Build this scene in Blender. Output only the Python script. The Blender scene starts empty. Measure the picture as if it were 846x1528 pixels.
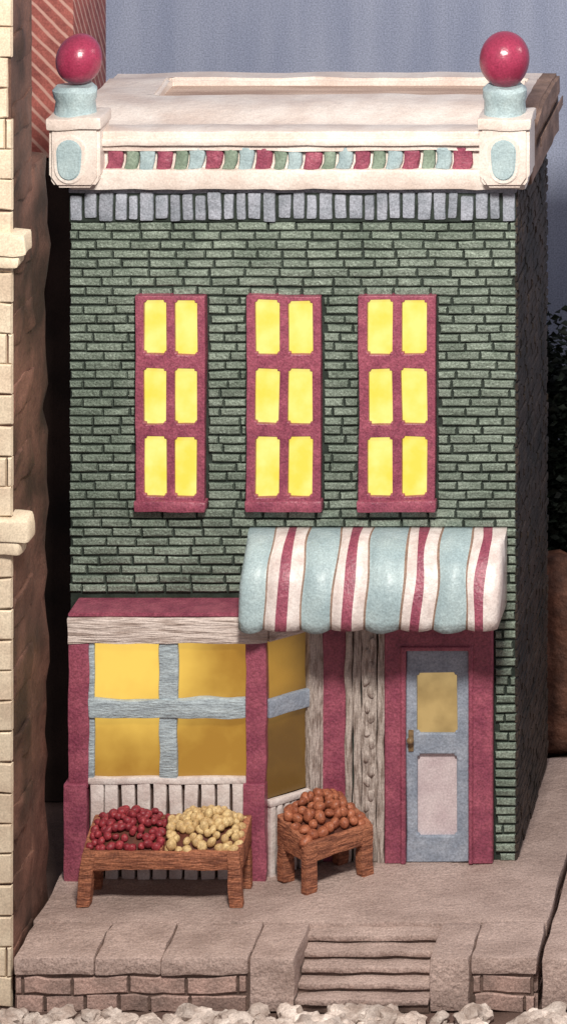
import bpy, bmesh, math, random
from mathutils import Vector, Matrix, noise
random.seed(7)
D=bpy.data; C=bpy.context; COL=C.scene.collection
# ---- survey of the model: 1 unit = 100 px on the facade plane (y=0) ----
VX,VY,DC=1580.,-1300.,68.
def m_(y): return DC/(DC+y)
def wx(px,y=0.): return (VX+(px-VX)/m_(y)-423)/100
def wz(py,y=0.): return (1361-(VY+(py-VY)/m_(y)))/100
SW=0.76
WL={}
# ---------------- materials ----------------
def mat(name,c1,c2=None,scale=5,stretch=(1,1,1),rough=.65,bump=.25,bscale=None,grain=.16,island=0.,lo=.35,hi=.65,spec=.3,coat=0.):
    m=D.materials.new(name); m.use_nodes=True; nt=m.node_tree; n=nt.nodes; L=nt.links
    b=n['Principled BSDF']; b.inputs['Roughness'].default_value=rough
    b.inputs['Specular IOR Level'].default_value=spec
    b.inputs['Coat Weight'].default_value=coat; b.inputs['Coat Roughness'].default_value=.3
    if c2 is None: c2=tuple(v*.72 for v in c1)
    tc=n.new('ShaderNodeTexCoord'); mp=n.new('ShaderNodeMapping'); mp.inputs['Scale'].default_value=stretch
    L.new(tc.outputs['Object'],mp.inputs[0])
    nz=n.new('ShaderNodeTexNoise'); nz.inputs['Scale'].default_value=scale; nz.inputs['Detail'].default_value=6
    L.new(mp.outputs[0],nz.inputs['Vector'])
    rp=n.new('ShaderNodeMapRange'); rp.inputs[1].default_value=lo; rp.inputs[2].default_value=hi
    L.new(nz.outputs[0],rp.inputs[0])
    mx=n.new('ShaderNodeMix'); mx.data_type='RGBA'; mx.inputs[6].default_value=(*c2,1); mx.inputs[7].default_value=(*c1,1)
    L.new(rp.outputs[0],mx.inputs[0])
    gz=n.new('ShaderNodeTexNoise'); gz.inputs['Scale'].default_value=38; gz.inputs['Detail'].default_value=2
    L.new(tc.outputs['Object'],gz.inputs['Vector'])
    gr=n.new('ShaderNodeMapRange'); gr.inputs[1].default_value=.3; gr.inputs[2].default_value=.7
    gr.inputs[3].default_value=1-grain*1.5; gr.inputs[4].default_value=1+grain*1.1
    L.new(gz.outputs[0],gr.inputs[0]); last=gr.outputs[0]
    if island:
        ge=n.new('ShaderNodeNewGeometry'); ir=n.new('ShaderNodeMapRange')
        ir.inputs[3].default_value=1-island; ir.inputs[4].default_value=1+island
        L.new(ge.outputs['Random Per Island'],ir.inputs[0])
        mu=n.new('ShaderNodeMath'); mu.operation='MULTIPLY'; L.new(last,mu.inputs[0]); L.new(ir.outputs[0],mu.inputs[1]); last=mu.outputs[0]
    sc=n.new('ShaderNodeVectorMath'); sc.operation='SCALE'; L.new(mx.outputs[2],sc.inputs[0]); L.new(last,sc.inputs['Scale'])
    L.new(sc.outputs[0],b.inputs['Base Color'])
    if bump:
        bz=n.new('ShaderNodeTexNoise'); bz.inputs['Scale'].default_value=bscale or scale*2.2; bz.inputs['Detail'].default_value=5
        L.new(mp.outputs[0],bz.inputs['Vector'])
        bp=n.new('ShaderNodeBump'); bp.inputs['Strength'].default_value=bump; bp.inputs['Distance'].default_value=.06
        L.new(bz.outputs[0],bp.inputs['Height']); L.new(bp.outputs[0],b.inputs['Normal'])
    return m
def glow(name,ca,cb,strength,center=None,radius=1.5,scale=2.,r0=.15):
    m=D.materials.new(name); m.use_nodes=True; nt=m.node_tree; n=nt.nodes; L=nt.links
    b=n['Principled BSDF']; b.inputs['Roughness'].default_value=.35; b.inputs['Base Color'].default_value=(ca[0]*.12,ca[1]*.1,ca[2]*.06,1)
    tc=n.new('ShaderNodeTexCoord')
    nz=n.new('ShaderNodeTexNoise'); nz.inputs['Scale'].default_value=scale; nz.inputs['Detail'].default_value=4
    L.new(tc.outputs['Object'],nz.inputs['Vector'])
    fac=nz.outputs[0]
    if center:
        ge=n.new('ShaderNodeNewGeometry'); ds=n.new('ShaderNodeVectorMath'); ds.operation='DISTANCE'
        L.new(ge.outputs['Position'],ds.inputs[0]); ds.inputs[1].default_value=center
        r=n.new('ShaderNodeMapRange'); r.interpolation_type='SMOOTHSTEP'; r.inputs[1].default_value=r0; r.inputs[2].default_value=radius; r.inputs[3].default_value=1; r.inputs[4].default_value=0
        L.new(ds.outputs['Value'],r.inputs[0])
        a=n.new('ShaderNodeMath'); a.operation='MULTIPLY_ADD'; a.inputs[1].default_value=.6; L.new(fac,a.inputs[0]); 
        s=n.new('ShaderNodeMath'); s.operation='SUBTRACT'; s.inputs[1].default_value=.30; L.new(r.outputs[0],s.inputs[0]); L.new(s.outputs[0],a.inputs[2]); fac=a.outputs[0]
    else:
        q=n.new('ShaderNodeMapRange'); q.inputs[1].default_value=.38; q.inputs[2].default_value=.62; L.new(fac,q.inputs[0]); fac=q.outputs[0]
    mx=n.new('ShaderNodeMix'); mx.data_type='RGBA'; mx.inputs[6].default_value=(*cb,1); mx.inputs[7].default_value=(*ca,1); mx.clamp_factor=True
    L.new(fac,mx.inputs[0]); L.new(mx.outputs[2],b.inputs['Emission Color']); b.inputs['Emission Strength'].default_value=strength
    return m
M={}
M['green']=mat('sage_brick',(.235,.285,.235),(.145,.185,.148),scale=1.8,bump=.55,bscale=22,grain=.3,island=.17,rough=.4,spec=.5,coat=.15)
M['mortar']=mat('dark_mortar',(.036,.048,.040),(.018,.025,.020),bump=.2)
M['side']=mat('shade_dark_side',(.055,.038,.030),(.016,.014,.012),scale=1.2,bump=.4,bscale=9,grain=.3)  # shade of the right-hand side put into the wall colour
M['lav']=mat('lavender_brick',(.35,.37,.43),(.25,.275,.32),scale=4,bump=.4,bscale=16,island=.12,grain=.2)
M['cream']=mat('cream_glaze',(.81,.735,.68),(.66,.55,.49),scale=1.6,bump=.25,bscale=9,grain=.09,rough=.38,spec=.5,coat=.2)
M['roofside']=mat('shade_brown_roof_side',(.34,.22,.175),(.17,.11,.085),scale=1.8,stretch=(1,1,2),bump=.4,bscale=8)  # brown paints the shade on the roof's right side and rim
M['roofpit']=mat('shade_tan_roof_bed',(.60,.45,.37),(.38,.26,.21),scale=1.6,stretch=(.4,3,1),bump=.3)  # shadow inside the sunken bed painted in as tan
M['mag']=mat('mulberry_paint',(.365,.095,.14),(.245,.055,.095),scale=4,bump=.35,bscale=16,grain=.22,rough=.42,spec=.45,coat=.1)
M['ball']=mat('mulberry_gloss',(.34,.038,.088),(.25,.028,.065),scale=2,bump=.14,bscale=12,grain=.16,rough=.28,spec=.5)
M['blue']=mat('pale_blue_paint',(.42,.525,.545),(.32,.42,.45),scale=3,bump=.3,bscale=14,grain=.13,rough=.42,coat=.15)
M['slate']=mat('slate_blue_paint',(.34,.38,.45),(.24,.28,.35),scale=4,bump=.3,bscale=14,grain=.16)
M['tgreen']=mat('trim_green',(.26,.33,.26),(.18,.24,.18),scale=5,bump=.3)
M['white']=mat('white_paint',(.80,.73,.70),(.62,.52,.49),scale=4,bump=.25,bscale=14,grain=.09,rough=.42,coat=.15)
M['stripebr']=mat('stripe_edge_brown',(.32,.21,.16),None,bump=.1)
M['whwood']=mat('whitewashed_wood',(.72,.62,.57),(.42,.33,.29),scale=3,stretch=(.7,2,7),bump=.7,bscale=5,grain=.1,lo=.36,hi=.54)
M['vwood']=mat('weathered_upright_wood',(.55,.475,.43),(.27,.21,.18),scale=4,stretch=(7,2,.9),bump=.8,bscale=6,grain=.14,lo=.36,hi=.56)  # weathered grain is real; overall tone lowered for the awning's shadow
M['mullion']=mat('blue_grey_grained_wood',(.47,.55,.59),(.33,.39,.43),scale=3,stretch=(1.4,2,5),bump=.5,grain=.12)
M['wood']=mat('brown_stall_wood',(.40,.155,.085),(.20,.072,.042),scale=3,stretch=(1,2,6),bump=.6,grain=.24,lo=.38,hi=.58)
M['bed']=mat('dark_produce_bed',(.12,.035,.02),None)
M['pave']=mat('taupe_stone',(.48,.365,.325),(.34,.25,.22),scale=1.5,bump=.65,bscale=12,grain=.22,island=.05)
M['pbrick']=mat('mauve_brick',(.43,.29,.25),(.27,.19,.165),scale=2.5,bump=.5,bscale=12,grain=.22,island=.28)
M['joint']=mat('brown_joint',(.17,.115,.095),(.10,.066,.055),bump=.3)
M['gap']=mat('dark_joint',(.09,.058,.046),None)
M['ground']=mat('brown_ground',(.15,.095,.08),(.07,.045,.036),scale=.8,bump=.5,bscale=6)
M['stone']=mat('ivory_brick',(.74,.63,.48),(.60,.48,.36),scale=2,bump=.3,grain=.12,island=.06)
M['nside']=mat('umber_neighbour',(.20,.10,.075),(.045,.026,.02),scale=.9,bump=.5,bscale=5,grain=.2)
M['dark']=mat('gap_shade_wall',(.055,.032,.025),(.016,.010,.009),scale=1)  # darkness of the gap between houses painted as the wall colour
M['rock']=mat('pale_rock',(.72,.63,.57),(.36,.28,.24),scale=3,bump=.6,bscale=12,island=.2)
M['lowwall']=mat('rusty_rubble',(.26,.12,.08),(.10,.05,.038),scale=3,bump=.8,bscale=8)
M['leaf']=mat('dark_leaves',(.012,.02,.012),(.006,.009,.006),bump=0,island=.4)
M['bark']=mat('bark',(.05,.032,.02),None,stretch=(4,4,1))
M['sky']=mat('painted_sky_backdrop',(.36,.40,.53),(.29,.33,.46),scale=.5,stretch=(3.5,1,.5),bump=0,grain=.18,rough=1,spec=0)
M['red']=mat('red_berry',(.34,.045,.055),(.19,.022,.034),scale=6,grain=.25,rough=.42)
M['yel']=mat('yellow_fruit',(.70,.52,.26),(.46,.29,.13),scale=6,grain=.2,rough=.5)
M['orn']=mat('orange_fruit',(.44,.155,.08),(.24,.07,.038),scale=6,grain=.25,rough=.42)
M['brass']=mat('dull_brass',(.25,.16,.08),None,rough=.4)
M['pink']=mat('pale_pink_panel',(.66,.57,.58),(.54,.44,.46),scale=3,bump=.2,grain=.12)
M['pane']=glow('lit_yellow_pane',(1,.90,.26),(1,.76,.10),.98,scale=2.2)
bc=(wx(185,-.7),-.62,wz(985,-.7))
M['shop']=glow('amber_glass_painted_glow',(1.0,.66,.13),(.33,.165,.028),.95,bc,1.8,2.0,.3)  # bright spot and falloff of an unmodelled bulb painted into the emission
M['shopside']=glow('amber_side_painted_glow',(.46,.25,.045),(.12,.066,.02),.8,(wx(412),-.6,wz(990)),.9)  # bulb falloff painted into the emission again, dimmer for the side face
M['doorglass']=glow('door_glass',(.62,.43,.18),(.38,.26,.11),.75)
def hatch():
    m=mat('hatched_red_brick',(.40,.12,.10),(.26,.075,.065),scale=3,bump=.3)
    nt=m.node_tree; n=nt.nodes; L=nt.links; b=n['Principled BSDF']
    src=b.inputs['Base Color'].links[0].from_socket
    w=n.new('ShaderNodeTexWave'); w.wave_type='BANDS'; w.bands_direction='DIAGONAL'; w.inputs['Scale'].default_value=2.6; w.inputs['Distortion'].default_value=1
    tc=n.new('ShaderNodeTexCoord'); L.new(tc.outputs['Object'],w.inputs['Vector'])
    r=n.new('ShaderNodeMapRange'); r.inputs[1].default_value=.72; r.inputs[2].default_value=.95; L.new(w.outputs['Fac'],r.inputs[0])
    mx=n.new('ShaderNodeMix'); mx.data_type='RGBA'; L.new(r.outputs[0],mx.inputs[0]); L.new(src,mx.inputs[6]); mx.inputs[7].default_value=(.55,.32,.27,1)
    L.new(mx.outputs[2],b.inputs['Base Color']); return m
M['hatch']=hatch()
# ---------------- geometry helpers ----------------
def add(name,bm,mats,parent=None,local=False,label=None,smooth=35,bevel=0,**props):
    me=D.meshes.new(name)
    bmesh.ops.recalc_face_normals(bm,faces=bm.faces)
    cs=[v.co for v in bm.verts]
    c=Vector([(min(p[i] for p in cs)+max(p[i] for p in cs))/2 for i in range(3)])
    for v in bm.verts: v.co-=c
    bm.to_mesh(me); bm.free()
    if not isinstance(mats,(list,tuple)): mats=[mats]
    for k in mats: me.materials.append(M[k] if isinstance(k,str) else k)
    if smooth:
        me.polygons.foreach_set('use_smooth',[True]*len(me.polygons)); me.set_sharp_from_angle(angle=math.radians(smooth))
    o=D.objects.new(name,me); COL.objects.link(o)
    o.location=c
    if parent is not None:
        o.parent=parent
        if not local: o.location=c-WL[parent.name]
    WL[o.name]=c.copy()
    if bevel:
        b=o.modifiers.new('Bevel','BEVEL'); b.width=bevel; b.segments=2; b.limit_method='ANGLE'
    if label: o['label']=label
    for k,v in props.items(): o[k]=v
    return o
def empty(name,loc,label,category,**props):
    o=D.objects.new(name,None); COL.objects.link(o); o.location=loc; o.empty_display_size=.3
    WL[o.name]=Vector(loc); o['label']=label; o['category']=category
    for k,v in props.items(): o[k]=v
    return o
def merge(dst,src,mi=0):
    me=D.meshes.new('t')
    for f in src.faces: f.material_index=mi
    src.to_mesh(me); src.free(); dst.from_mesh(me); D.meshes.remove(me)
def jit(bm,amp,freq=2.5,seed=0):
    if amp:
        for v in bm.verts:
            v.co+=noise.noise_vector(v.co*freq+Vector((seed,seed*.7,3)))*amp
def rb(dst,x0,x1,y0,y1,z0,z1,bev=.02,seg=0,jt=.0,mi=0,freq=2.5,seed=0):
    b=bmesh.new(); bmesh.ops.create_cube(b,size=1)
    for v in b.verts:
        v.co=Vector(((x0+x1)/2+v.co.x*(x1-x0),(y0+y1)/2+v.co.y*(y1-y0),(z0+z1)/2+v.co.z*(z1-z0)))
    if bev: bmesh.ops.bevel(b,geom=b.edges[:],offset=min(bev,(x1-x0)*.4,(y1-y0)*.4,(z1-z0)*.4),segments=2,profile=.6,affect='EDGES')
    if seg:
        for ax,(a,c) in enumerate(((x0,x1),(y0,y1),(z0,z1))):
            k=int((c-a)/seg)
            for i in range(1,k+1):
                co=Vector((0,0,0)); no=Vector((0,0,0)); co[ax]=a+(c-a)*i/(k+1); no[ax]=1
                bmesh.ops.bisect_plane(b,geom=b.verts[:]+b.edges[:]+b.faces[:],plane_co=co,plane_no=no)
    jit(b,jt,freq,seed)
    merge(dst,b,mi)
def prism(dst,pts,axis,a,b_,mi=0,bev=0):
    b=bmesh.new()
    def P(u,v,t):
        return {'y':(u,t,v),'x':(t,u,v),'z':(u,v,t)}[axis]
    f=[b.verts.new(P(u,v,a)) for u,v in pts]; g=[b.verts.new(P(u,v,b_)) for u,v in pts]
    b.faces.new(f); b.faces.new(g[::-1]); n=len(pts)
    for i in range(n): b.faces.new((f[i],g[i],g[(i+1)%n],f[(i+1)%n]))
    bmesh.ops.recalc_face_normals(b,faces=b.faces)
    if bev: bmesh.ops.bevel(b,geom=b.edges[:],offset=bev,segments=2,affect='EDGES')
    merge(dst,b,mi)
def framegrid(xs,zs,holes,y0,y1,r=.05):
    b=bmesh.new(); V={}
    nx,nz=len(xs)-1,len(zs)-1
    def v(i,j,s):
        k=(i,j,s)
        if k not in V: V[k]=b.verts.new((xs[i],y0 if s==0 else y1,zs[j]))
        return V[k]
    S=lambda i,j: 0<=i<nx and 0<=j<nz and (i,j) not in holes
    for i in range(nx):
        for j in range(nz):
            if not S(i,j): continue
            b.faces.new([v(i,j,0),v(i+1,j,0),v(i+1,j+1,0),v(i,j+1,0)])
            b.faces.new([v(i,j,1),v(i,j+1,1),v(i+1,j+1,1),v(i+1,j,1)])
            for (a,c,d) in (((i-1,j),(i,j),(i,j+1)),((i+1,j),(i+1,j),(i+1,j+1)),((i,j-1),(i,j),(i+1,j)),((i,j+1),(i,j+1),(i+1,j+1))):
                if not S(*a): b.faces.new([v(*c,0),v(*d,0),v(*d,1),v(*c,1)])
    bmesh.ops.recalc_face_normals(b,faces=b.faces)
    es=[]
    for (i,j,s),vv in V.items():
        if s==0 and 0<i<nx and 0<j<nz and (i,j,1) in V:
            e=b.edges.get((vv,V[(i,j,1)]))
            if e and len(e.link_faces)==2: es.append(e)
    if r and es: bmesh.ops.bevel(b,geom=es,offset=r,segments=4,affect='EDGES')
    return b
def bricks(dst,x0,x1,z0,z1,rh,bw,yf,dep,skip=(),gap=.035,mi=0,wav=.012,vg=.03,seed=1,irr=.3):
    R=random.Random(seed); rows=max(1,round((z1-z0)/rh)); rh=(z1-z0)/rows
    for r in range(rows):
        za=z0+r*rh; zb=za+rh-gap; zc=(za+zb)/2
        iv=[(x0,x1)]
        for (a,b_,c,d) in skip:
            if zc>c and zc<d:
                ni=[]
                for (p,q) in iv:
                    if b_<=p or a>=q: ni.append((p,q)); continue
                    if a>p: ni.append((p,a))
                    if b_<q: ni.append((b_,q))
                iv=ni
        cuts=[]; x=x0-(bw*.5 if r%2 else 0)+R.uniform(-.05,.05)
        while x<x1: cuts.append(x); x+=bw*R.uniform(1-irr,1+irr)
        cuts.append(x)
        for (p,q) in iv:
            for a,b_ in zip(cuts[:-1],cuts[1:]):
                g2=vg*R.uniform(.5,1.4)
                xa=max(a,p)+g2/2; xb=min(b_,q)-g2/2
                if xb-xa<.05: continue
                k=max(1,int((xb-xa)/.15)); dy=R.uniform(-.012,.012); th=R.uniform(-.008,.008)
                rings=[]
                for i in range(k+1):
                    xx=xa+(xb-xa)*i/k
                    w=noise.noise(Vector((xx*1.3,r*.35,seed)))*wav*1.8+noise.noise(Vector((xx*5,r*3.1,seed)))*wav
                    e=.014 if i in(0,k) else 0
                    xi=xx+(e if i==0 else -e if i==k else 0)
                    ff=R.uniform(-.006,.006); th2=th+R.uniform(-.006,.006)
                    pts=[(xx,yf+dep,za+w),(xx,yf+.022+dy,za+w),(xi,yf+dy+ff,za+w+.02),(xi,yf+dy+ff,zb+w-.016+th2),(xx,yf+.022+dy,zb+w+th2),(xx,yf+dep,zb+w+th2)]
                    rings.append([dst.verts.new(pp) for pp in pts])
                for A,B in zip(rings[:-1],rings[1:]):
                    for j in range(5):
                        f=dst.faces.new((A[j],B[j],B[j+1],A[j+1])); f.material_index=mi
                for A in (rings[0],rings[-1]):
                    f=dst.faces.new(A); f.material_index=mi
def lathe(prof,cx,cy,n=32):
    b=bmesh.new(); rings=[]
    for r,z in prof: rings.append([b.verts.new((cx+r*math.cos(2*math.pi*i/n),cy+r*math.sin(2*math.pi*i/n),z)) for i in range(n)])
    for A,B in zip(rings[:-1],rings[1:]):
        for i in range(n): b.faces.new((A[i],A[(i+1)%n],B[(i+1)%n],B[i]))
    b.faces.new(rings[0]); b.faces.new(rings[-1]); return b
# ================= HOUSE =================
HD=4.0
house=empty('shop_house',(wx(436),0,SW),'narrow green brick miniature shop with lit yellow windows','house')
XL,XR=wx(103),wx(770)
bm=bmesh.new()
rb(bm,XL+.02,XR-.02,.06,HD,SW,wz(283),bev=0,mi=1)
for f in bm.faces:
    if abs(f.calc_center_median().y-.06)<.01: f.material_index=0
bm2=bmesh.new(); wins=[(205,308),(370,480),(537,650)]
skip=[(wx(a)-.02,wx(b)+.02,wz(762)-.02,wz(440)+.02) for a,b in wins]
skip.append((XL-.1,wx(737),SW-.1,wz(890)))
bricks(bm2,XL,XR,SW,wz(330),.138,.46,0,.07,skip,gap=.033,vg=.024,seed=3,wav=.007,irr=.22)
merge_me=D.meshes.new('t'); bm2.to_mesh(merge_me); bm2.free()
n0=len(bm.faces); bm.from_mesh(merge_me); bm.faces.ensure_lookup_table()
for i in range(n0,len(bm.faces)): bm.faces[i].material_index=2
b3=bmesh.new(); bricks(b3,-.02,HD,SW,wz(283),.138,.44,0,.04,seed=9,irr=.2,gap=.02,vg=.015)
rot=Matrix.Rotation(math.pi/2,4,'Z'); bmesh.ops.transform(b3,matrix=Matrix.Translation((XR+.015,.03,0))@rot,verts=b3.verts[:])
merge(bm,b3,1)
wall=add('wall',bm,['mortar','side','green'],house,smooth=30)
# upright brick band with dark grooves
bm=bmesh.new(); x=XL; R=random.Random(5); i=0
rb(bm,XL+.01,XR-.01,.0,.10,wz(331),wz(278),bev=.01,mi=1)
while x<XR-.1:
    w=R.uniform(.17,.245); xe=min(x+w,XR)
    rb(bm,x+.018,xe-.022,-.045+R.uniform(-.01,.01),.06,wz(327+R.uniform(-2,3)),wz(288+R.uniform(-5,4)),bev=.03,seg=.10,jt=.022,seed=i)
    x=xe; i+=1
rb(bm,XL,XR,-.02,.08,wz(288),wz(278),bev=.02,seg=.2,jt=.01)
add('soldier_course',bm,['lav','mortar'],house)
# cornice with ledges
bm=bmesh.new()
xa,xb=wx(103,-.2),wx(783,-.2)
rb(bm,xa,xb,-.20,.3,wz(284,-.2),wz(253,-.2),bev=.05,seg=.25,jt=.025)
rb(bm,xa,xb,-.07,.3,wz(256,-.2),wz(214,-.2),bev=0)
rb(bm,xa,xb,-.26,.3,wz(218,-.26),wz(207,-.26),bev=.03,seg=.3,jt=.018)
rb(bm,xa,xb,-.20,.3,wz(208,-.2),wz(196,-.2),bev=.03,seg=.3,jt=.014)
add('cornice',bm,'cream',house)
bm=bmesh.new(); seq=['mag','tgreen','blue']
k=0
for g in range(8):
    for j,(a,b_) in enumerate(((160,183),(187,205),(208,230))):
        if g==7 and j>0: break
        px0=160+73.6*g+(a-160); px1=px0+(b_-a)
        if g==7: px1+=4
        X0,X1=wx(px0,-.15),wx(px1,-.15)
        b=bmesh.new(); bmesh.ops.create_cube(b,size=1)
        bmesh.ops.subdivide_edges(b,edges=b.edges[:],cuts=2,use_grid_fill=True)
        zz0,zz1=wz(254,-.15),wz(219,-.15); sl=.02
        for v in b.verts:
            u=v.co.z; bow=.035*math.cos(u*math.pi)
            v.co=Vector(((X0+X1)/2+v.co.x*(X1-X0)+u*sl+bow-.015,-.10+v.co.y*.14*(1 if abs(v.co.x)<.3 or v.co.y>0 else .7),(zz0+zz1)/2+u*(zz1-zz0)))
        jit(b,.03,5,k); k+=1
        merge(bm,b,j)
add('coloured_trim',bm,seq,house,smooth=60,bevel=.02)
# roof slab with sunken bed
zt=wz(110,HD)
rx0,rx1=wx(90),wx(791)
bm=bmesh.new()
xs=[rx0,wx(190),wx(745),rx1]
pz=[-.18,2.15,3.5,HD]
b=framegrid(xs,pz,{(1,1)},zt,zt-.28,r=.03)
for v in b.verts: v.co=Vector((v.co.x,v.co.z,v.co.y))
bmesh.ops.recalc_face_normals(b,faces=b.faces)
bmesh.ops.bevel(b,geom=[e for e in b.edges if all(abs(v.co.z-zt)<.001 for v in e.verts) and e.calc_face_angle(0)>.5],offset=.05,segments=3,affect='EDGES')
for ax,c0,c1,nn in ((0,rx0,rx1,26),(1,-.2,HD,30)):
    for i in range(1,nn):
        co=Vector((0,0,0)); no=Vector((0,0,0)); co[ax]=c0+(c1-c0)*i/nn; no[ax]=1
        bmesh.ops.bisect_plane(b,geom=b.verts[:]+b.edges[:]+b.faces[:],plane_co=co,plane_no=no)
for v in b.verts:
    if v.co.z>zt-.1:
        y=v.co.y
        v.co.z+=.07*math.sin(max(0,min(1,(y-.2)/1.6))*math.pi/2)-.16*math.exp(-((y-.75)/.5)**2)
        if y>3.3: v.co.z-=.04
jit(b,.03,1.5)
merge(bm,b,0)
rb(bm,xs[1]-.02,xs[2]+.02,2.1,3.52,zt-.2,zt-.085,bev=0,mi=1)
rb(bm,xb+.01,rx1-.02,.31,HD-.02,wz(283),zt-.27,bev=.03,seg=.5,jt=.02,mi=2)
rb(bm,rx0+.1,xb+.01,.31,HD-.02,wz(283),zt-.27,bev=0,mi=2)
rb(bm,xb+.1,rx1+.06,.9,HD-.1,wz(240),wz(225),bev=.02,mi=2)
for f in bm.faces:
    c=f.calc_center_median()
    if f.material_index==0 and (c.x>rx1-.03 and c.z<zt-.06 or (c.x>xs[2]+.14 and c.y>.7)): f.material_index=2  # right rim faces switched from cream to the painted shade brown
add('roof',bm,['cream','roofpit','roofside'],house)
# corner posts
for nm,(a,b_,ic,bcx,br) in enumerate(((73,149,104,118,.35),(714,789,751,752,.385))):
    y0,y1=-.45,.3
    post=bmesh.new()
    X0,X1=wx(a,y0),wx(b_,y0)
    Zb,Zt=wz(281,y0),wz(190,y0)
    pts=[(X0,Zb+.14),(X0+.1,Zb),(X1-.1,Zb),(X1,Zb+.14),(X1,Zt),(X0,Zt)]
    prism(post,pts,'y',y0,y1,bev=.05)
    rb(post,X0-.03,X1+.03,y0-.05,y1,Zt-.04,wz(176,y0),bev=.04,seg=.2,jt=.025)
    P=add('corner_post',post,'cream',house)
    cx=wx(ic,y0); hw=.245; zb_,zc_=wz(250,y0),wz(227,y0)
    def arch(h): return [(cx+h*math.cos(t),zc_+h*math.sin(t)) for t in [math.pi*i/12 for i in range(13)]]+[(cx+h*.92*math.cos(t),zb_+h*math.sin(t)) for t in [math.pi+math.pi*i/12 for i in range(13)]]
    b=bmesh.new(); prism(b,arch(hw),'y',y0-.03,y0+.03,bev=.014)
    add('arch_surround',b,'cream',P)
    b=bmesh.new(); prism(b,arch(hw-.055),'y',y0-.055,y0+.0,bev=.022)
    add('arch_inset',b,'blue',P)
    cy=-.08; zc=wz(88,cy)
    nb=wz(180,cy); nt_=wz(127,cy); R0=.335
    b=lathe([(R0*.98,nb),(R0,nb+.06),(R0*.93,nb+.1),(R0*.9,nb+.3),(R0*.98,nb+.36),(R0,nt_-.06),(R0*.8,nt_),(.1,nt_+.01)],wx((a+b_)/2+2,cy),cy)
    jit(b,.04,3); add('post_neck',b,'blue',P)
    b=bmesh.new(); bmesh.ops.create_uvsphere(b,u_segments=40,v_segments=24,radius=br)
    for v in b.verts: v.co.z*=1.1; v.co+=Vector((wx(bcx,cy),cy,zc))
    jit(b,.03,1.8); add('finial_ball',b,'ball',P,smooth=180)
# upper windows
for a,b_ in wins:
    s=(b_-a)/108.
    X=[wx(v) for v in (a,a+13*s,a+48*s,a+61*s,a+96*s,b_)]
    Z=[wz(v) for v in (750,738,648,630,547,526,445,439)]
    b=bmesh.new(); rb(b,X[0]+.06,X[-1]-.06,-.04,.055,Z[0],Z[-1]-.05,bev=0)
    w=add('window',b,'pane',house,label='tall lit yellow window with six panes')
    holes={(i,j) for i in (1,3) for j in (1,3,5)}
    b=framegrid(X,Z,holes,-.13,.055,r=.035)
    for vv in b.verts:
        vv.co+=noise.noise_vector(vv.co*2.2)*.028
    add('window_frame',b,'mag',w,bevel=.014,smooth=40)
    b=bmesh.new(); rb(b,X[0]-.02,X[-1]+.02,-.18,.05,wz(763,-.1),wz(746,-.1),bev=.035,seg=.2,jt=.025)
    add('window_sill',b,'mag',w)
# ---- bay window ----
yb=-.72
bay=bmesh.new()
bx0,bx1=wx(104,yb),wx(397,yb)
zr=wz(915,yb)
prism(bay,[(bx0-.02,0.0),(bx0-.02,yb),(bx1,yb),(wx(482),0.0)],'z',zr-.06,zr+.0,bev=.015)
B=add('bay_window',bay,'mag',house,label='lit corner shop bay with mulberry posts and slatted base')
b=bmesh.new()
rb(b,bx0-.03,bx1+.02,yb-.04,yb+.16,wz(960,yb),zr-.065,bev=.025,seg=.15,jt=.025)
bb=bmesh.new(); L=math.hypot(wx(482)-bx1,-yb)
ang=math.atan2(-yb,wx(482)-bx1)
T=Matrix.Translation((bx1,yb,0))@Matrix.Rotation(ang,4,'Z')
rb(bb,.06,L,.0,.14,wz(960,yb),zr-.065,bev=.02,seg=.2,jt=.012); bmesh.ops.transform(bb,matrix=T,verts=bb.verts[:]); merge(b,bb)
add('beam',b,'whwood',B)
for (p0_,p1,q0,q1) in ((102,133,96,131),(367,397,363,398)):
    b=bmesh.new()
    rb(b,wx(p0_,yb),wx(p1,yb),yb-.02,yb+.26,wz(1175,yb),wz(958,yb),bev=.025,seg=.2,jt=.025)
    rb(b,wx(q0,yb)-.0,wx(q1,yb),yb-.07,yb+.28,SW-.01,wz(1168,yb),bev=.03,seg=.2,jt=.025)
    add('post',b,'mag',B)
gx0,gx1=wx(133,yb),wx(367,yb)
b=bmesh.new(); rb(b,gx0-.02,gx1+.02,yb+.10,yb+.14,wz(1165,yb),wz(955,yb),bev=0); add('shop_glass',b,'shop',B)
b=bmesh.new()
rb(b,wx(238,yb),wx(265,yb),yb-.01,yb+.095,wz(1162,yb),wz(955,yb),bev=.025,seg=.12,jt=.03)
rb(b,gx0-.01,gx1+.01,yb-.04,yb+.09,wz(1072,yb),wz(1043,yb),bev=.03,seg=.12,jt=.035)
rb(b,gx0-.01,wx(141,yb),yb,yb+.09,wz(1162,yb),wz(955,yb),bev=.02,seg=.12,jt=.012)
add('mullion',b,'mullion',B)
def slats(x0,x1,z0,z1,y,n,seed):
    R=random.Random(seed); t=bmesh.new()
    rb(t,x0,x1,y+.09,y+.13,z0,z1-.02,bev=0,mi=0)
    w=(x1-x0)/n
    for i in range(n):
        a=x0+i*w
        rb(t,a+.02+R.uniform(-.01,.01),a+w-.02+R.uniform(-.01,.01),y,y+.1,z0,z1-.05,bev=.02,seg=.2,jt=.018,seed=i)
    rb(t,x0,x1,y-.015,y+.1,z1-.10,z1,bev=.03,seg=.15,jt=.016)
    return t
def mk(t):
    for f in t.faces: f.material_index=0
    t.faces.ensure_lookup_table()
    for i in range(6): t.faces[i].material_index=1
    return t
t=mk(slats(gx0-.01,gx1+.01,SW,wz(1160,yb),yb,10,2))
add('slatted_base',t,['white','gap'],B)
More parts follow.
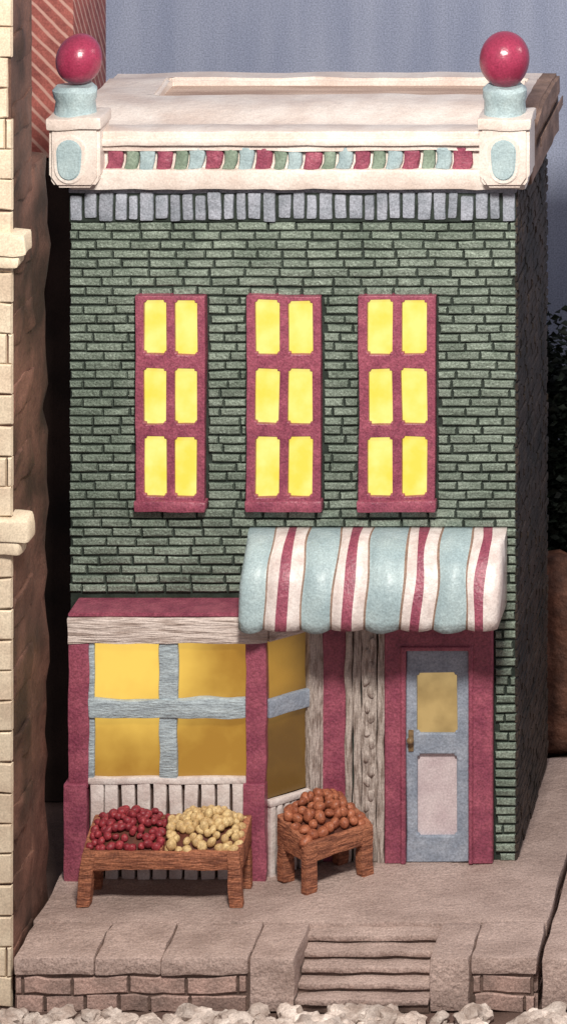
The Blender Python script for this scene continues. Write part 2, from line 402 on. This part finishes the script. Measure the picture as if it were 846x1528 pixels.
t=mk(slats(.06,L-.06,SW,wz(1185,-.4),0,7,5))
bmesh.ops.transform(t,matrix=T,verts=t.verts[:]); add('slatted_base',t,['white','gap'],B)
zA,zB=wz(1185,-.4),wz(955,yb)
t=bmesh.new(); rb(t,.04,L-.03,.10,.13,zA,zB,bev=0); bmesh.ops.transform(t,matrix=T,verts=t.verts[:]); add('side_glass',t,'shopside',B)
t=bmesh.new(); rb(t,.05,L-.12,.0,.095,wz(1062,-.4),wz(1036,-.4),bev=.02,seg=.12,jt=.015); bmesh.ops.transform(t,matrix=T,verts=t.verts[:]); add('mullion',t,'slate',B)
t=bmesh.new(); rb(t,L-.25,L-.0,-.02,.12,SW,zB,bev=.03,seg=.2,jt=.02); bmesh.ops.transform(t,matrix=T,verts=t.verts[:]); add('post',t,'vwood',B,label='weathered wooden rear post')
ztop=wz(930)
t=bmesh.new(); rb(t,wx(482),wx(516),-.03,.05,SW,ztop,bev=.02,seg=.3,jt=.01); add('painted_panel',t,'mag',house)
t=bmesh.new()
for (p,q,yy) in ((516,526,-.09),(527,539,-.05),(540,563,-.06),(564,575,-.10)):
    rb(t,wx(p),wx(q),yy,.05,SW,ztop,bev=.025,seg=.13,jt=.025,seed=p)
for i in range(17):
    z=SW+.25+i*.19; s_=bmesh.new()
    bmesh.ops.create_uvsphere(s_,u_segments=10,v_segments=8,radius=.06)
    for v in s_.verts: v.co=Vector((v.co.x*.85+wx(551)+.035*(-1)**i,v.co.y*.6-.062,v.co.z*1.5+z+.02*math.sin(i*2.7)))
    jit(s_,.03,9,i); merge(t,s_)
add('wooden_panel',t,'vwood',house,label='weathered whitewashed carved wooden panel')
X=[wx(575),wx(606),wx(701),wx(736)]
Z=[SW,wz(966),ztop]
b=framegrid(X,Z,{(1,0)},-.12,.05,r=0)
b2=framegrid([wx(599),wx(607),wx(700),wx(707)],[SW,wz(967),wz(960)],{(1,0)},-.15,-.05,r=0)
merge(b,b2)
add('door_frame',b,'mag',house,bevel=.02)
X=[wx(v) for v in (607,623,682,700)]; Z=[wz(v) for v in (1284,1245,1122,1092,1001,967)]; Z[0]=SW+.01
b=bmesh.new(); rb(b,X[1]-.05,X[2]+.05,-.01,.05,Z[1]-.04,Z[2]+.04,bev=.0)
door=add('door',b,'pink',house,label='slate blue door with upper glass and pale pink panel')
b=framegrid(X,Z,{(1,1),(1,3)},-.08,.052,r=.035)
for v in b.verts: v.co+=noise.noise_vector(v.co*2)*.016
add('door_leaf',b,'slate',door,bevel=.018,smooth=40)
b=bmesh.new(); rb(b,X[1]-.04,X[2]+.04,-.02,.045,Z[3]-.02,Z[4]+.04,bev=0); add('door_glass',b,'doorglass',door)
b=bmesh.new(); bmesh.ops.create_uvsphere(b,u_segments=16,v_segments=10,radius=.055)
for v in b.verts: v.co+=Vector((wx(614),-.15,wz(1100)))
rb(b,wx(610),wx(618),-.10,-.075,wz(1118),wz(1086),bev=.01); add('door_handle',b,'brass',door)
# awning
yq=-1.12
st=[(362,401,0),(401,404,3),(404,421,1),(421,435,2),(435,453,1),(453,456,3),(456,500,0),(500,503,3),(503,517,1),(517,532,2),(532,549,1),(549,552,3),(552,602,0),(602,605,3),(605,618,1),(618,633,2),(633,652,1),(652,655,3),(655,699,0),(699,702,3),(702,713,1),(713,726,2),(726,748,1)]
grp=[(362,402),(402,455),(455,501),(501,551),(551,603),(603,653),(653,700),(700,748)]
cols=[]
for a,b_,mi in st:
    k=1 if mi==3 else max(2,int((b_-a)/5))
    for i in range(k): cols.append((a+(b_-a)*i/k,mi))
cols.append((748,None))
zt1=wz(787); zb1=wz(940,yq)
bm=bmesh.new(); NT=20; G=[]
for px,_ in cols:
    ub=0; low=0
    for gi,(a,b_) in enumerate(grp):
        if a<=px<=b_:
            u=(px-a)/(b_-a); ub=max(ub,math.sin(math.pi*u)**.5 if 0<u<1 else 0); low=(.05 if gi%2==0 else .02)*math.sin(math.pi*u)
    row=[]
    for j in range(NT+1):
        t=j/NT; th=t*math.pi/2
        yy=yq*(math.sin(th)**.85); zz=zb1+(zt1-zb1)*(math.cos(th)**.8 if j<NT else 0)
        off=.07*ub*min(1,t*3)
        wob=noise.noise(Vector((px*.02,t*3,1)))*.06
        yy-=off*math.sin(th)+wob*t; zz+=off*math.cos(th)-low*t**4+wob*.5*t
        x_=wx(px,-.6)+noise.noise(Vector((px*.035,t*2.2,7)))*.06+.03*math.sin(t*3)
        row.append(bm.verts.new((x_,yy+.04,zz)))
    G.append(row)
for i in range(len(cols)-1):
    for j in range(NT):
        f=bm.faces.new((G[i][j],G[i+1][j],G[i+1][j+1],G[i][j+1])); f.material_index=cols[i][1]
for row,mi in ((G[0],0),(G[-1],1)):
    c=bm.verts.new((row[0].co.x,.03,row[-1].co.z+.03))
    for j in range(NT):
        f=bm.faces.new((row[j],row[j+1],c)); f.material_index=mi
aw=add('awning',bm,['blue','white','mag','stripebr'],house,smooth=60,label='rounded striped awning in pale blue, white and mulberry')
s=aw.modifiers.new('Solid','SOLIDIFY'); s.thickness=.05; s.offset=-1
# ================= PAVEMENT =================
YF=-3.6
def p0(px): return wx(px,YF)
xl,xr=wx(103),wx(841); s0,s1=p0(440),p0(641)
ys=-2.3
bm=bmesh.new()
rb(bm,xl+.05,s0-.05,YF+.06,HD+.3,0,SW-.05,bev=0,mi=1); rb(bm,s1+.05,xr-.05,YF+.06,HD+.3,0,SW-.05,bev=0,mi=1)
rb(bm,s0-.06,s1+.06,ys+.06,HD+.28,0,SW-.052,bev=0,mi=1)
rb(bm,xl,xr,ys+.0,HD+.3,SW-.24,SW,bev=.035,seg=.3,jt=.035,freq=1.6)
c=[20,140,241,371]
for i in range(3):
    rb(bm,p0(c[i])+.008,p0(c[i+1])-.008,YF,ys+.01,SW-.25,SW+random.uniform(-.012,.004),bev=.04,seg=.2,jt=.035,seed=i)
rb(bm,p0(371)+.008,s0,YF-.03,ys+.01,0,SW,bev=.05,seg=.2,jt=.035,seed=8)
rb(bm,s1,p0(701)-.008,YF-.03,ys+.01,0,SW,bev=.05,seg=.2,jt=.035,seed=9)
rb(bm,p0(701)+.008,xr,YF,ys+.01,SW-.25,SW,bev=.04,seg=.2,jt=.035,seed=10)
b=bmesh.new(); bricks(b,p0(22),p0(369),-.02,SW-.26,.25,.62,YF+.03,.1,gap=.026,seed=4,irr=.35,wav=.03)
bricks(b,p0(703),xr-.02,-.02,SW-.26,.25,.6,YF+.03,.1,gap=.026,seed=6,irr=.3,wav=.03)
merge(bm,b,2)
for sx in (xl+.02,xr-.02):
    b=bmesh.new(); bricks(b,YF+.1,HD+.25,-.02,SW-.26,.25,.6,0,.06,gap=.04,seed=12)
    sgn=-1 if sx<0 else 1
    bmesh.ops.transform(b,matrix=Matrix.Translation((sx+.01*sgn,0,0))@Matrix.Rotation(math.pi/2,4,'Z')@Matrix.Scale(1 if sgn>0 else -1,4,(0,1,0)),verts=b.verts[:])
    merge(bm,b,2)
add('pavement',bm,['pave','joint','pbrick'],kind='structure',label='raised taupe stone pavement with brick edge')
bm=bmesh.new()
for k in range(5):
    zz=SW-.07-.125*k; ya=ys-.27*(k+1); yz=ys-.27*k+.03
    rb(bm,s0+.01,s1-.01,ya-.02,yz,zz-.085,zz,bev=.025,seg=.15,jt=.026,seed=20+k)
    rb(bm,s0+.01,s1-.01,ya+.02,yz,0,zz-.08,bev=0,mi=1)
add('steps',bm,['pave','joint'],kind='structure',label='shallow stone steps set into pavement')
bm=bmesh.new(); nx0=wx(848)
rb(bm,nx0,nx0+5,YF,5.9,.0,SW-.02,bev=.05,seg=.5,jt=.03)
rb(bm,nx0,nx0+5,5.92,6.05,0,SW+.06,bev=.03,mi=1)
add('pavement',bm,['pave','cream'],kind='structure',label='neighbouring taupe stone pavement')
bm=bmesh.new(); bmesh.ops.create_grid(bm,x_segments=60,y_segments=60,size=40)
for v in bm.verts: v.co.y-=10; v.co.z=-.02+noise.noise(v.co*.7)*.012
add('ground',bm,'ground',kind='structure')
bm=bmesh.new(); v=[bm.verts.new(p) for p in ((-35,10,-.3),(35,10,-.3),(35,10,32),(-35,10,32))]; bm.faces.new(v)
add('sky',bm,'sky',kind='structure')
bm=bmesh.new(); R=random.Random(3)
for i in range(260):
    b=bmesh.new(); bmesh.ops.create_icosphere(b,subdivisions=3,radius=R.uniform(.08,.23))
    sd=R.uniform(0,99)
    for v in b.verts: v.co*=1+.55*noise.noise(v.co*7+Vector((sd,0,0)))+.25*noise.noise(v.co*19+Vector((sd,0,0))); v.co.z*=.7
    x=R.uniform(-4.6,6); bmesh.ops.translate(b,vec=(x,R.uniform(-4.9,-3.8),R.uniform(0,.06)),verts=b.verts[:]); merge(bm,b)
add('rubble',bm,'rock',smooth=40,kind='stuff',label='pale crumbly rubble along the pavement foot',category='rubble')
# ================= STALLS =================
def stall(loc,angle,Lx,Wy,zt_,bh,rise,div,label):
    E=empty('market_stall',loc,label,'stall',group='wooden fruit stalls'); E.rotation_euler=(0,0,angle)
    H=zt_-SW
    b=bmesh.new()
    rb(b,0,Lx,-.03,.07,H-bh,H,bev=.025,seg=.15,jt=.03)
    rb(b,.0,Lx,Wy-.07,Wy,H-bh+.05,H+rise*.5,bev=.025,seg=.15,jt=.012)
    for x in (0.0,Lx-.08):
        t=bmesh.new(); rb(t,x-.01,x+.09,.03,Wy-.03,H-bh,H,bev=.02,seg=.15,jt=.02)
        for v in t.verts: v.co.z+=rise*.5*max(0,v.co.y/Wy)*(1 if v.co.z>H-bh*.5 else .2)
        merge(b,t)
    if div: 
        rb(b,Lx*div-.02,Lx*div+.02,.03,Wy-.04,H-bh*.5,H+.02,bev=.015)
    add('tray',b,'wood',E,local=True)
    b=bmesh.new(); N=14; g=[[b.verts.new((.06+(Lx-.12)*i/N,.04+(Wy-.08)*j/N,H-.10+dome(i/N,j/N,rise,div))) for j in range(N+1)] for i in range(N+1)]
    for i in range(N):
        for j in range(N): b.faces.new((g[i][j],g[i+1][j],g[i+1][j+1],g[i][j+1]))
    add('produce_bed',b,'bed',E,local=True)
    for i,(x,y) in enumerate(((.0,-.05),(Lx-.2,-.05),(.02,Wy-.2),(Lx-.2,Wy-.2))):
        b=bmesh.new(); t=bmesh.new()
        rb(t,x-.02,x+.18,y,y+.17,0,H-.02,bev=.03,seg=.12,jt=.035,seed=i)
        for v in t.verts:
            k=1-v.co.z/H
            v.co.x+=(-.07 if x<Lx/2 else .05)*k*(1 if Lx>1.5 else .3)
        merge(b,t); add('leg',b,'wood',E,local=True)
    return E
def dome(u,v,rise,div):
    if div: uu=u/div if u<div else (u-div)/(1-div)
    else: uu=u
    return rise*(min(1,v*1.15)**.7)*.72*(.55+.45*math.sin(math.pi*min(1,max(0,uu)))**.6) + .14*math.sin(math.pi*uu)*math.sin(math.pi*v)
def fruitmesh(name,r,m,sd):
    b=bmesh.new(); bmesh.ops.create_icosphere(b,subdivisions=2,radius=r)
    for v in b.verts: v.co*=1+.4*noise.noise(v.co*9+Vector((sd,0,0)))
    me=D.meshes.new(name); b.to_mesh(me); b.free(); me.materials.append(M[m]); me.polygons.foreach_set('use_smooth',[True]*len(me.polygons)); return me
def pile(kind,E,Lx,Wy,zt_,rise,div,u0,u1,r,m,label,grpn,cat,seed):
    R=random.Random(seed); H=zt_-SW; mes=[fruitmesh(kind,r*k,m,seed+k) for k in (.9,1.0,1.12)]
    T_=Matrix.Translation(E.location)@Matrix.Rotation(E.rotation_euler.z,4,'Z')
    nu=int((u1-u0)*(Lx-.10)/(r*1.5)); nv=int((Wy-.02)/(r*1.45))
    for j in range(nv):
        for i in range(nu):
            u=u0+(u1-u0)*(i+.5+(.25 if j%2 else -.25)+R.uniform(-.3,.3))/nu; v=(j+.5+R.uniform(-.3,.3))/nv
            u=min(max(u,u0+.01),u1-.01)
            p=T_@Vector((.05+(Lx-.10)*u,.05+(Wy-.06)*v,H-.05+dome(u,v,rise,div)+R.uniform(-.03,.04)))
            o=D.objects.new(kind,R.choice(mes)); COL.objects.link(o); o.location=p
            o.rotation_euler=(R.uniform(0,6),R.uniform(0,6),R.uniform(0,6)); o.scale=(R.uniform(.85,1.15),R.uniform(.85,1.15),R.uniform(.7,1.))
            o['label']=label; o['category']=cat; o['group']=grpn
y1=-1.75; X0=wx(124,y1); X1=wx(360,y1); L1=X1-X0
z1=wz(1270,y1)
S1=stall((X0,y1,SW),0,L1,.85,z1,.27,.44,.49,'low brown wooden stall of red and yellow fruit beside shop window')
pile('red_berry',S1,L1,.85,z1,.44,.49,.0,.48,.064,'red','small dark red fruit heaped on the low wooden stall','red fruit on the stall','fruit',1)
pile('yellow_fruit',S1,L1,.85,z1,.44,.49,.50,1.0,.068,'yel','small pale yellow fruit heaped on the low wooden stall','yellow fruit on the stall','fruit',2)
z2=wz(1258,-1.29)
S2=stall((wx(458,-1.29),-1.29,SW),math.radians(44),1.16,.78,z2,.29,.42,0,'small brown wooden stall heaped with orange fruit beside bay window')
pile('orange_fruit',S2,1.16,.78,z2,.5,0,.0,1.0,.084,'orn','round orange fruit heaped on the small wooden stall','orange fruit on the stall','fruit',3)
# ================= NEIGHBOURS =================
yn=-3.45; nr=wx(19,yn)
N1=empty('ivory_brick_house',(nr-1.5,-2.8,0),'tall ivory brick building with stone ledges','house')
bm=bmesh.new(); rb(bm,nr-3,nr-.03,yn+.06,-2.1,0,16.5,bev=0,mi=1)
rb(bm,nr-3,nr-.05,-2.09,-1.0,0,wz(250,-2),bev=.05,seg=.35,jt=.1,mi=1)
b=bmesh.new(); bricks(b,nr-3,nr,0,16.5,.43,.85,yn,.1,gap=.022,vg=.02,seed=31,wav=.02); merge(bm,b,0)
for zz in range(0,17):
    rb(bm,nr-.06,nr-.0,yn+.12,-2.15,zz*1.0+.3,zz*1.0+.3+.45,bev=.02,seg=.15,jt=.07,mi=1,seed=zz)
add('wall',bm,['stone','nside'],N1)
for (pa,pb,w) in ((346,392,.2),(772,822,.24)):
    bm=bmesh.new(); za,zb=wz(pb,yn),wz(pa,yn)
    rb(bm,nr-3,nr+w,yn-.12,yn+.35,za+.12,zb,bev=.05,seg=.2,jt=.05)
    rb(bm,nr-3,nr+w*.5,yn-.08,yn+.3,za-.05,za+.13,bev=.05,seg=.2,jt=.05)
    add('ledge',bm,'stone',N1)
N2=empty('red_brick_house',(wx(60,4.5),6,0),'tall house with shade-dark base and hatched red brick upper storey','house')
bm=bmesh.new(); rb(bm,wx(-60,4.5),wx(118,4.5),4.5,7,0,wz(240,4.5),bev=0,mi=0)
rb(bm,wx(40,4.5),wx(62,4.5),4.42,4.5,0,wz(240,4.5),bev=.02,mi=0)
add('wall',bm,'dark',N2)
bm=bmesh.new(); rb(bm,wx(-60,4.4),wx(110,4.4),4.4,6.9,wz(236,4.4),wz(-200,4.4),bev=.03); add('upper_storey',bm,'hatch',N2)
bm=bmesh.new(); rb(bm,wx(700,6.4),wx(1150,6.4),6.4,6.9,0,wz(835,6.4),bev=.1,seg=.25,jt=.15)
add('rubble_wall',bm,'lowwall',label='low rusty brown rubble wall',category='wall')
tx=wx(880,7.8); tz0,tz1=wz(870,7.8),wz(485,7.8)
T1=empty('tree',(tx,7.8,0),'dark dense tree behind the low rubble wall','tree')
b=lathe([(.25,0),(.18,1.5),(.12,3.5),(.05,tz1-1)],tx,7.8,10); add('trunk',b,'bark',T1)
bm=bmesh.new(); R=random.Random(8); cz=(tz0+tz1)/2; rz=(tz1-tz0)/2+.1
cl=[Vector((R.uniform(-1.0,1.2),R.uniform(-.6,.6),R.uniform(-rz*.85,rz*.85))) for _ in range(60)]
for i in range(13000):
    c=cl[i%60]; p=c+Vector((R.gauss(0,.24),R.gauss(0,.2),R.gauss(0,.27)))
    q=Matrix.Rotation(R.uniform(0,6.3),3,'Z')@Matrix.Rotation(R.uniform(0,3),3,'X'); s=.08
    vs=[bm.verts.new(Vector((tx,7.8,cz))+p+q@Vector(u)*s) for u in ((-1,-.4,0),(0,-.7,.2),(1.2,0,0),(0,.7,.2))]; bm.faces.new(vs)
add('crown',bm,'leaf',T1,smooth=0)
# ================= CAMERA & LIGHT =================
cam=D.objects.new('camera',D.cameras.new('camera')); COL.objects.link(cam)
cam.location=((VX-423)/100,-DC,(1361-VY)/100); cam.rotation_euler=(math.pi/2,0,0)
cam.data.sensor_width=36; cam.data.lens=36*DC/15.28; cam.data.clip_end=500
cam.data.shift_x=-cam.location.x/15.28; cam.data.shift_y=((1361-764)/100-cam.location.z)/15.28
C.scene.camera=cam
def area(name,loc,tgt,size,power,col):
    l=D.lights.new(name,'AREA'); l.size=size; l.energy=power; l.color=col; o=D.objects.new(name,l); COL.objects.link(o)
    o.location=loc; o.rotation_euler=(Vector(tgt)-Vector(loc)).to_track_quat('-Z','Y').to_euler()
area('key_softbox',(3.6,-18.5,23),(0,0,6),3.2,7900,(1,.945,.86))
area('highlight_softbox',(17,1,20),(1,0,8),2.5,700,(1,.95,.9))
w=D.worlds.new('World'); C.scene.world=w; w.use_nodes=True
w.node_tree.nodes['Background'].inputs[0].default_value=(.95,.88,.92,1); w.node_tree.nodes['Background'].inputs[1].default_value=.36
C.scene.view_settings.view_transform='Standard'; C.scene.view_settings.look='None'; C.scene.view_settings.exposure=0
